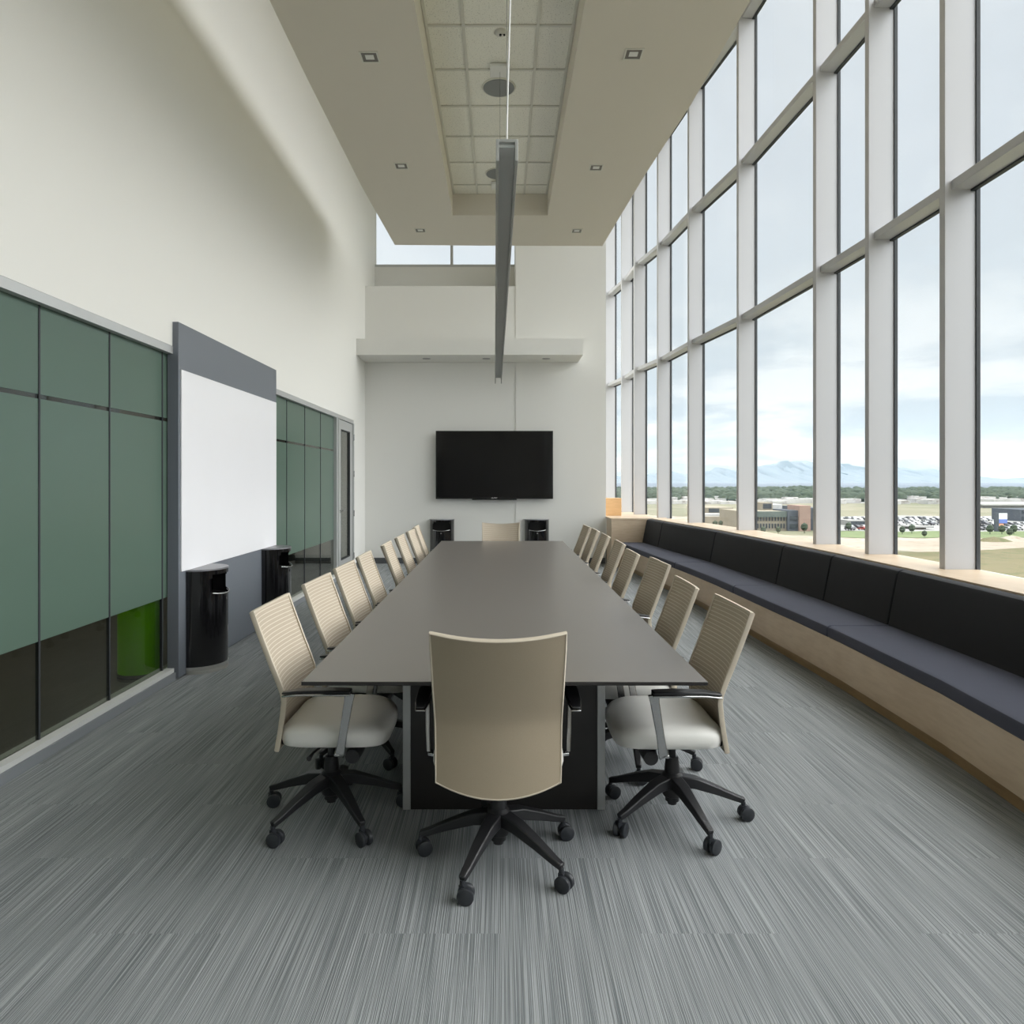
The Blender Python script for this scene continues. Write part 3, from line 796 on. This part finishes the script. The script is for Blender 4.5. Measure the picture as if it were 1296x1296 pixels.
for i, x in enumerate((-1.30, -.254, .79)):
    t_ = thing('downlight', 'round downlight under the end wall ledge, %s of three' % ('left', 'middle', 'right')[i], 'downlight', (x, 12.2, 3.62), 0, 'round downlights under the ledge')
    bm = B(); lathe(bm, [(.045, -.004), (.070, -.004), (.070, 0), (.045, 0)], 24); obj('downlight_trim', bm, M['lid'], t_, smooth=True)
    bm = B(); lathe(bm, [(.001, -.002), (.046, -.002), (.046, 0), (.001, 0)], 24); obj('reflector', bm, M['bin_in'], t_)
for i, (x, y) in enumerate(((-.02, 6.61), (-.03, 8.46))):
    t_ = thing('ceiling_speaker', 'x', 'speaker', (x, y, 5.21), 0, 'ceiling speakers')
    t_['label'] = 'round grey ceiling speaker, %s of two in the tiled recess' % ('nearer', 'farther')[i]
    bm = B(); lathe(bm, [(.001, -.014), (.145, -.014), (.15, -.008), (.001, -.008)], 36); obj('grille', bm, M['speaker'], t_, smooth=True)
    bm = B(); lathe(bm, [(.140, -.010), (.158, -.010), (.162, -.001), (.140, -.001)], 36); obj('speaker_rim', bm, M['tile_grid'], t_, smooth=True)
t_ = thing('smoke_detector', 'small white round ceiling detector in the tiled recess', 'detector', (0, 5.80, 5.21))
bm = B(); lathe(bm, [(.001, -.02), (.04, -.02), (.055, -.006), (.055, -.001), (.001, -.001)], 24); obj('detector_body', bm, M['tile_grid'], t_, smooth=True)
bm = B(); lathe(bm, [(.001, -.03), (.01, -.03), (.01, -.019), (.001, -.019)], 10, c=(-.004, 0, 0)); lathe(bm, [(.001, -.03), (.008, -.03), (.008, -.019), (.001, -.019)], 10, c=(.028, .0, 0)); obj('sensor', bm, M['bin_in'], t_)


# ---------------------------------------------------------------- the land outside, seen from an upper floor
GZ = -18.52
def PX(px, D): return (px-634)/884*D
def gmat(name, cols, sc=.02, det=6.0, thr=(.35, .65)):
    m = bpy.data.materials.new(name); m.use_nodes = True
    n = NT(m.node_tree); b = m.node_tree.nodes['Principled BSDF']
    pos = n.n('ShaderNodeTexCoord').outputs['Object']
    f = n.n('ShaderNodeTexNoise', {'Vector': pos, 'Scale': sc, 'Detail': det}).outputs[0]
    g = n.n('ShaderNodeTexNoise', {'Vector': pos, 'Scale': sc*7, 'Detail': 3.0}).outputs[0]
    c = n.mix(n.smooth(f, thr[0], thr[1]), cols[0], cols[1])
    c = n.mix(n.smooth(g, .5, .7), c, cols[2])
    m.node_tree.links.new(c, b.inputs['Base Color']); b.inputs['Roughness'].default_value = .95; b.inputs['Specular IOR Level'].default_value = .1
    return m
G = {}
G['field'] = gmat('mown_field_grass', ((.125, .13, .085), (.175, .165, .12), (.20, .185, .145)), .006)
G['near'] = gmat('dry_meadow_grass', ((.095, .088, .05), (.13, .115, .068), (.08, .09, .045)), .03)
G['lawn'] = gmat('green_lawn', ((.11, .14, .07), (.13, .16, .08), (.10, .13, .065)), .05)
G['dirt'] = gmat('pale_dirt', ((.235, .205, .165), (.28, .255, .215), (.20, .165, .13)), .03)
G['lot'] = gmat('light_concrete_lot', ((.225, .225, .215), (.26, .26, .25), (.18, .18, .175)), .05)
G['tree'] = gmat('tree_foliage', ((.040, .054, .038), (.055, .070, .048), (.028, .040, .030)), .05)
G['house'] = gmat('white_house_paint', ((.34, .34, .33), (.46, .45, .44), (.22, .20, .18)), .02)
G['haze_blue'] = gmat('haze_tinted_plain', ((.10, .12, .15), (.14, .16, .19), (.09, .11, .13)), .0006)  # ground colour with distance haze mixed in
G['brick'] = gmat('pink_brick', ((.26, .185, .155), (.29, .205, .17), (.24, .17, .14)), .3)
G['tan'] = gmat('tan_stone_cladding', ((.23, .205, .16), (.26, .235, .185), (.21, .185, .145)), .3)
G['slate'] = gmat('slate_cladding', ((.07, .08, .095), (.085, .095, .11), (.06, .07, .08)), .3)
G['teal'] = gmat('grey_green_fascia', ((.10, .125, .115), (.12, .14, .13), (.09, .11, .10)), .3)
G['win'] = mat('dark_far_window', (.04, .05, .06), .2, var=(.3, .3))
G['roofw'] = gmat('white_roof_membrane', ((.42, .42, .41), (.46, .46, .45), (.38, .38, .37)), .1)
def snow_mat():
    m = bpy.data.materials.new('mountain_rock_and_snow'); m.use_nodes = True
    n = NT(m.node_tree); b = m.node_tree.nodes['Principled BSDF']
    pos = n.n('ShaderNodeTexCoord').outputs['Object']; z = n.n('ShaderNodeSeparateXYZ', {0: pos}).outputs[2]
    f = n.n('ShaderNodeTexNoise', {'Vector': pos, 'Scale': .0035, 'Detail': 6.0}).outputs[0]
    h = n.m('ADD', z, n.m('MULTIPLY', n.m('SUBTRACT', f, .5), 1100.0))
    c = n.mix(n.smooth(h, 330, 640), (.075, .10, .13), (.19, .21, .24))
    m.node_tree.links.new(c, b.inputs['Base Color']); b.inputs['Roughness'].default_value = .9
    return m
G['mount'] = snow_mat()

bm = B(); v = [bm.verts.new(p) for p in ((-3000, 40, GZ), (20000, 40, GZ), (20000, 17000, GZ), (-3000, 17000, GZ))]; bm.faces.new(v)
v = [bm.verts.new(p) for p in ((3.9, -60, GZ), (300, -60, GZ), (300, 40, GZ), (3.9, 40, GZ))]; bm.faces.new(v)
struct('ground', bm, G['field'], label='green and tan plain reaching to the mountains', cat='ground')
def patch(name, lab, m, D0, D1, xa, xb, dz, wig=.05):
    bm = B(); n = 14; r0 = []; r1 = []
    for k in range(n+1):
        px = xa + (xb-xa)*k/n
        a = D0*(1+wig*math.sin(k*1.7+D0)); b = D1*(1+wig*math.sin(k*1.3+D1))
        r0.append(bm.verts.new((PX(px, a), a, GZ+dz))); r1.append(bm.verts.new((PX(px, b), b, GZ+dz)))
    for k in range(n): bm.faces.new((r0[k], r0[k+1], r1[k+1], r1[k]))
    return struct(name, bm, m, label=lab, cat='ground')
patch('ground_meadow', 'olive brown meadow below the window wall', G['near'], 40, 205, 700, 1900, .10)
patch('ground_dirt', 'pale dirt track beyond the meadow', G['dirt'], 200, 262, 700, 1700, .05)
patch('ground_lawn', 'strip of green lawn before the car park', G['lawn'], 246, 276, 1050, 1330, .15, .01)
patch('ground_car_park', 'pale concrete car park full of cars', G['lot'], 276, 400, 1040, 1500, .12, .02)
patch('ground_yard', 'pale yard before the tan campus building', G['dirt'], 262, 400, 700, 930, .12, .02)
patch('ground_far_lots', 'pale far lots along the plain', G['lot'], 640, 780, 700, 1500, .2, .03)

patch('ground_far_plain', 'far plain under the mountains, tinted blue grey for haze', G['haze_blue'], 1500, 10600, 600, 1700, .3, .0)  # blue of the distant haze is put into this ground colour
# mountains
def ridge(px):
    pts = [(640,600),(760,604),(820,600),(845,597),(868,600),(892,597),(910,592),(925,594),(940,596),(962,590),(990,585),(1012,583),(1030,586),(1066,588),(1097,594),(1134,592),(1160,594),(1189,598),(1240,611),(1262,609),(1296,605),(1380,606),(1700,600)]
    for (a, ya), (b, yb) in zip(pts, pts[1:]):
        if px <= b:
            f = (px-a)/(b-a); f = f*f*(3-2*f); return ya+(yb-ya)*f
    return 600
bm = B(); prev = None; DM = 13000; px = 640; rnd = random.Random(3)
rows = []
while px <= 1700:
    yv = ridge(px) + rnd.uniform(-1.0, 1.0)
    top = 1.48 + (609-yv)*DM/884
    r_ = []
    for j in range(8):
        f = j/7; D = DM - 2600*(1-f); z = GZ + (top-GZ)*(f**1.3)*(1 + (rnd.uniform(-.25, .25) if 0 < j < 7 else 0))
        r_.append(bm.verts.new((PX(px, DM) + rnd.uniform(-30, 30), D, z)))
    r_.append(bm.verts.new((PX(px, DM), DM+1500, GZ)))
    rows.append(r_); px += 3
for A, Q in zip(rows, rows[1:]):
    for j in range(len(A)-1): bm.faces.new((A[j], Q[j], Q[j+1], A[j+1]))
mo = struct('mountain_range', bm, G['mount'], label='snow dusted mountain range on the horizon', cat='mountains', smooth=True)

# distant belt of trees and houses
rnd = random.Random(11)
bm = B()
def blob(bm, x, y, z, r, h):
    n = 6; top = bm.verts.new((x, y, z+h)); rings = []
    for f, q in ((.0, .55), (.35, 1.0), (.75, .75)):
        rings.append([bm.verts.new((x+r*q*math.cos(2*math.pi*k/n+f)*rnd.uniform(.8, 1.2), y+r*q*math.sin(2*math.pi*k/n+f), z+h*f)) for k in range(n)])
    for A, Q in zip(rings, rings[1:]):
        for k in range(n): bm.faces.new((A[k], A[(k+1) % n], Q[(k+1) % n], Q[k]))
    for k in range(n): bm.faces.new((rings[-1][k], rings[-1][(k+1) % n], top))
for i in range(3600):
    D = 660*(2.35**(rnd.random()**.75)); px = rnd.uniform(690, 1400)
    if math.sin(px*.11+D*.013)+math.sin(px*.043-D*.02) < -.7: continue
    s_ = rnd.uniform(.5, 1.25)*(1.25 if 1000 < px < 1030 and D > 1200 else 1); blob(bm, PX(px, D), D, GZ, 6.5*s_, 8*s_)
o = obj('tree_belt', bm, G['tree'], smooth=True); tag(o, 'dark green belt of distant trees below the mountains', 'trees', kind='stuff')
bm = B()
for i in range(520):
    D = 600*(2.3**rnd.random()); px = rnd.uniform(700, 1400); x = PX(px, D); w = rnd.uniform(6, 17); h = rnd.uniform(2.5, 4.5)
    box(bm, x-w/2, x+w/2, D-6, D+6, GZ, GZ+h)
o = obj('house_specks', bm, G['house']); tag(o, 'tiny pale houses scattered among the distant trees', 'houses', kind='stuff')

# campus building
def wing(parent, name, m, px0, px1, ytop, D, depth, rz=0, ybase=None):
    x0, x1 = PX(px0, D), PX(px1, D); zt = 1.48 - (ytop-609)*D/884
    bm = B(); box(bm, x0, x1, D, D+depth, GZ, zt); return obj(name, bm, m, parent), x0, x1, zt
cb = thing('campus_building', 'two storey tan and brick campus building with rows of windows', 'building', (0, 0, 0))
w1, x0, x1, zt = wing(cb, 'tan_wing', G['tan'], 940, 997, 647.5, 282, 30)
bm = B(); box(bm, x0-.4, x1+.4, 281.2, 283, zt-2.2, zt+.1); obj('fascia', bm, G['teal'], w1)
for r_ in range(2):
    for k in range(15):
        xx = x0+1.0+k*1.18; bm = B(); box(bm, xx, xx+.62, 281.75, 282.05, GZ+1.0+r_*3.0, GZ+2.9+r_*3.0); obj('window', bm, G['win'], w1)
w2, x0, x1, zt = wing(cb, 'slate_wing', G['slate'], 997, 1012, 646, 280.5, 26)
for r_ in range(2):
    bm = B(); box(bm, x0+.8, x1-.8, 280.2, 280.6, GZ+1.2+r_*3.2, GZ+2.8+r_*3.2); obj('window', bm, G['win'], w2)
wing(cb, 'brick_tower', G['brick'], 1012, 1026, 640, 279, 12)
wing(cb, 'side_wing', G['slate'], 1026, 1044, 643, 284, 30)
w3, x0, x1, zt = wing(cb, 'rooftop_plant', G['tan'], 964, 978, 636, 296, 10)
bm = B(); box(bm, x0+.6, x1-.6, 295.7, 296.1, zt-2.6, zt-.5); obj('louvre', bm, G['win'], w3)
wing(cb, 'penthouse', G['roofw'], 978, 990, 638.5, 298, 12)
tb = thing('low_building', 'low tan building with grey green block beside the campus building', 'building', (0, 0, 0))
w4, x0, x1, zt = wing(tb, 'tan_wing', G['tan'], 888, 928, 642.5, 385, 30)
bm = B(); box(bm, PX(897, 385), PX(910, 385), 384.6, 385.1, zt-2.6, zt-.5); obj('louvre', bm, G['win'], w4)
wing(tb, 'roof_edge', G['roofw'], 892, 924, 650.5, 350, 8)
wing(tb, 'green_block', G['teal'], 924.5, 940, 646, 340, 18)
wing(tb, 'low_wall', G['tan'], 888, 930, 654, 330, 4)
lb_ = thing('long_warehouse', 'long low white roofed warehouse across the plain', 'building', (0, 0, 0))
w5, x0, x1, zt = wing(lb_, 'walls', G['lot'], 1243, 1420, 639.5, 520, 40)
bm = B(); box(bm, x0-1, x1+1, 518, 562, zt, zt+1.1); obj('roof', bm, G['roofw'], w5)
gb = thing('grey_building', 'grey windowed block at the right edge of the view', 'building', (0, 0, 0))
w6, x0, x1, zt = wing(gb, 'walls', G['slate'], 1291, 1340, 645, 345, 20)
for r_ in range(2):
    bm = B(); box(bm, x0+1, x1-1, 344.7, 345.1, GZ+1+r_*3, GZ+2.5+r_*3); obj('window', bm, G['win'], w6)
cv_ = thing('store_building', 'grey low building among the parked cars', 'building', (0, 0, 0))
w7, x0, x1, zt = wing(cv_, 'walls', G['lot'], 1076, 1096, 659, 312, 14)
bm = B(); box(bm, x0+.4, x1-.4, 311.7, 312.1, GZ+.4, GZ+2.0); obj('window', bm, G['win'], w7)
ga = thing('canopy_building', 'small flat canopy building beyond the green lawn', 'building', (0, 0, 0))
w8, x0, x1, zt = wing(ga, 'walls', G['tan'], 1158, 1172, 667.5, 288, 8)
bm = B(); box(bm, x0-2, x1+2, 286, 298, zt, zt+.5); obj('roof', bm, G['lot'], w8)
# tower sign
ts = thing('pylon_sign', 'tall pylon sign with white, blue and orange panels', 'sign', (PX(1266.5, 276), 276, GZ))
bm = B(); box(bm, -2.3, -1.1, -.6, .6, 0, 7.6); box(bm, -1.1, .2, -.5, .5, 0, 1.2); obj('post', bm, G['slate'], ts)
blue = mat('blue_sign_panel', (.12, .18, .50), .5, var=(1, .1)); orange = mat('orange_sign_panel', (.7, .30, .18), .5, var=(1, .1)); wht = mat('white_sign_panel', (.85, .88, .88), .5, var=(1, .05))
for z0, z1, mm, nm in ((5.0, 7.3, wht, 'white_panel'), (3.4, 5.0, blue, 'blue_panel'), (2.4, 3.2, orange, 'orange_panel')):
    bm = B(); box(bm, -1.1, 2.4 if nm != 'orange_panel' else 1.0, -.3, .3, z0, z1); obj(nm, bm, mm, ts)
# dirt mounds
for i, (px, D, w, h) in enumerate(((1258, 232, 5.5, 1.5), (1281, 243, 4, 1.0))):
    bm = B(); n = 12; top = bm.verts.new((0, 0, h)); R1 = [bm.verts.new((w*.55*math.cos(6.283*k/n)*rnd.uniform(.8, 1.1), w*.4*math.sin(6.283*k/n), h*.6)) for k in range(n)]
    R0 = [bm.verts.new((w*math.cos(6.283*k/n)*rnd.uniform(.85, 1.1), w*.7*math.sin(6.283*k/n), -.1)) for k in range(n)]
    for k in range(n): bm.faces.new((R1[k], R1[(k+1) % n], top)); bm.faces.new((R0[k], R0[(k+1) % n], R1[(k+1) % n], R1[k]))
    o = obj('dirt_mound', bm, G['near'] if i == 0 else G['dirt'], smooth=True); o.location = (PX(px, D), D, GZ+.1)
    tag(o, ('brown earth mound on the pale dirt track', 'smaller pale earth mound right of the brown one')[i], 'mound')
# cars
def car_mesh(colr, nm):
    bm = B()
    sec = [(-2.2,.35),(-2.2,.85),(-1.6,.95),(-1.0,1.42),(.6,1.42),(1.2,.95),(2.1,.80),(2.2,.40)]
    hexa(bm, [(-.88, y, z) for y, z in sec], [(.88, y, z) for y, z in sec])
    for y in (-1.35, 1.35):
        for x in (-.9, .72): tube(bm, [(x, y, .32), (x+.18, y, .32)], .32, 10, mi=1)
    for x in (-.885, .875): box(bm, x, x+.01, -.95, .75, .98, 1.32, mi=1)
    me = bpy.data.meshes.new(nm); bmesh.ops.recalc_face_normals(bm, faces=bm.faces[:]); bm.to_mesh(me); bm.free()
    me.materials.append(mat(nm+'_paint', colr, .3, var=(1, .05))); me.materials.append(M['bin_in']); return me
cms = [(car_mesh((.42,.42,.42), 'white_car'), 'white'), (car_mesh((.22,.23,.24), 'silver_car'), 'silver'), (car_mesh((.05,.05,.06), 'black_car'), 'dark'), (car_mesh((.3,.05,.04), 'red_car'), 'red')]
for D in (284, 296, 316, 328, 350, 364):
    px = 1066
    while px < 1300:
        px += rnd.choice((8.2, 8.2, 9, 16))*300/D
        if 1103 < px < 1133 or 1197 < px < 1238: continue
        if abs(px-1086) < 13 and 300 < D < 330: continue
        if abs(px-1165) < 32 and D < 300: continue
        if px > 1252 and 320 < D < 375: continue
        me, cn = rnd.choice(cms[:3] if rnd.random() < .93 else cms)
        o = bpy.data.objects.new('parked_car', me); C.objects.link(o); o.location = (PX(px, D), D, GZ+.12); o.rotation_euler = (0, 0, rnd.uniform(-.1, .1)+.3)
        tag(o, '%s car parked in the rows of the far car park' % cn, 'car', '%s cars in the far car park' % cn)
# young trees
tm = B(); blob(tm, 0, 0, 1.0, 1.3, 2.8); tube(tm, [(0, 0, 0), (0, 0, 1.3)], .12, 6)
tme = bpy.data.meshes.new('young_tree'); tm.to_mesh(tme); tm.free(); tme.materials.append(G['tree'])
for tn, (px, D) in enumerate(sorted(((1120, 262), (1142, 262), (1154, 266), (1170, 247), (1253, 262), (1268, 262), (1278, 250), (1283, 262), (966, 262), (985, 264), (1074, 280), (1018, 268), (905, 290), (912, 300)))):
    o = bpy.data.objects.new('young_tree', tme); C.objects.link(o); o.location = (PX(px, D), D, GZ); o.scale = (rnd.uniform(.7, 1.1),)*3
    tag(o, 'small round young tree outside, %s from the left of the %s' % (['first','second','third','fourth','fifth','sixth','seventh','eighth','ninth','tenth'][tn if tn < 4 else tn-4], 'four by the campus buildings' if tn < 4 else 'ten by the car park'), 'tree', 'young trees around the car park')
# haze over the plain
hz = bpy.data.materials.new('thin_haze'); hz.use_nodes = True; hz.node_tree.nodes.clear(); n = NT(hz.node_tree)
vs = n.n('ShaderNodeVolumeScatter', {'Color': (.30, .42, .52, 1), 'Density': HAZE, 'Anisotropy': 0.0}); n.n('ShaderNodeOutputMaterial', {'Volume': vs})
bm = B(); box(bm, -2900, 19800, 120, 16500, GZ-5, 900)
o = obj('haze', bm, hz); tag(o, 'thin pale haze lying over the distant plain', 'haze', kind='stuff')
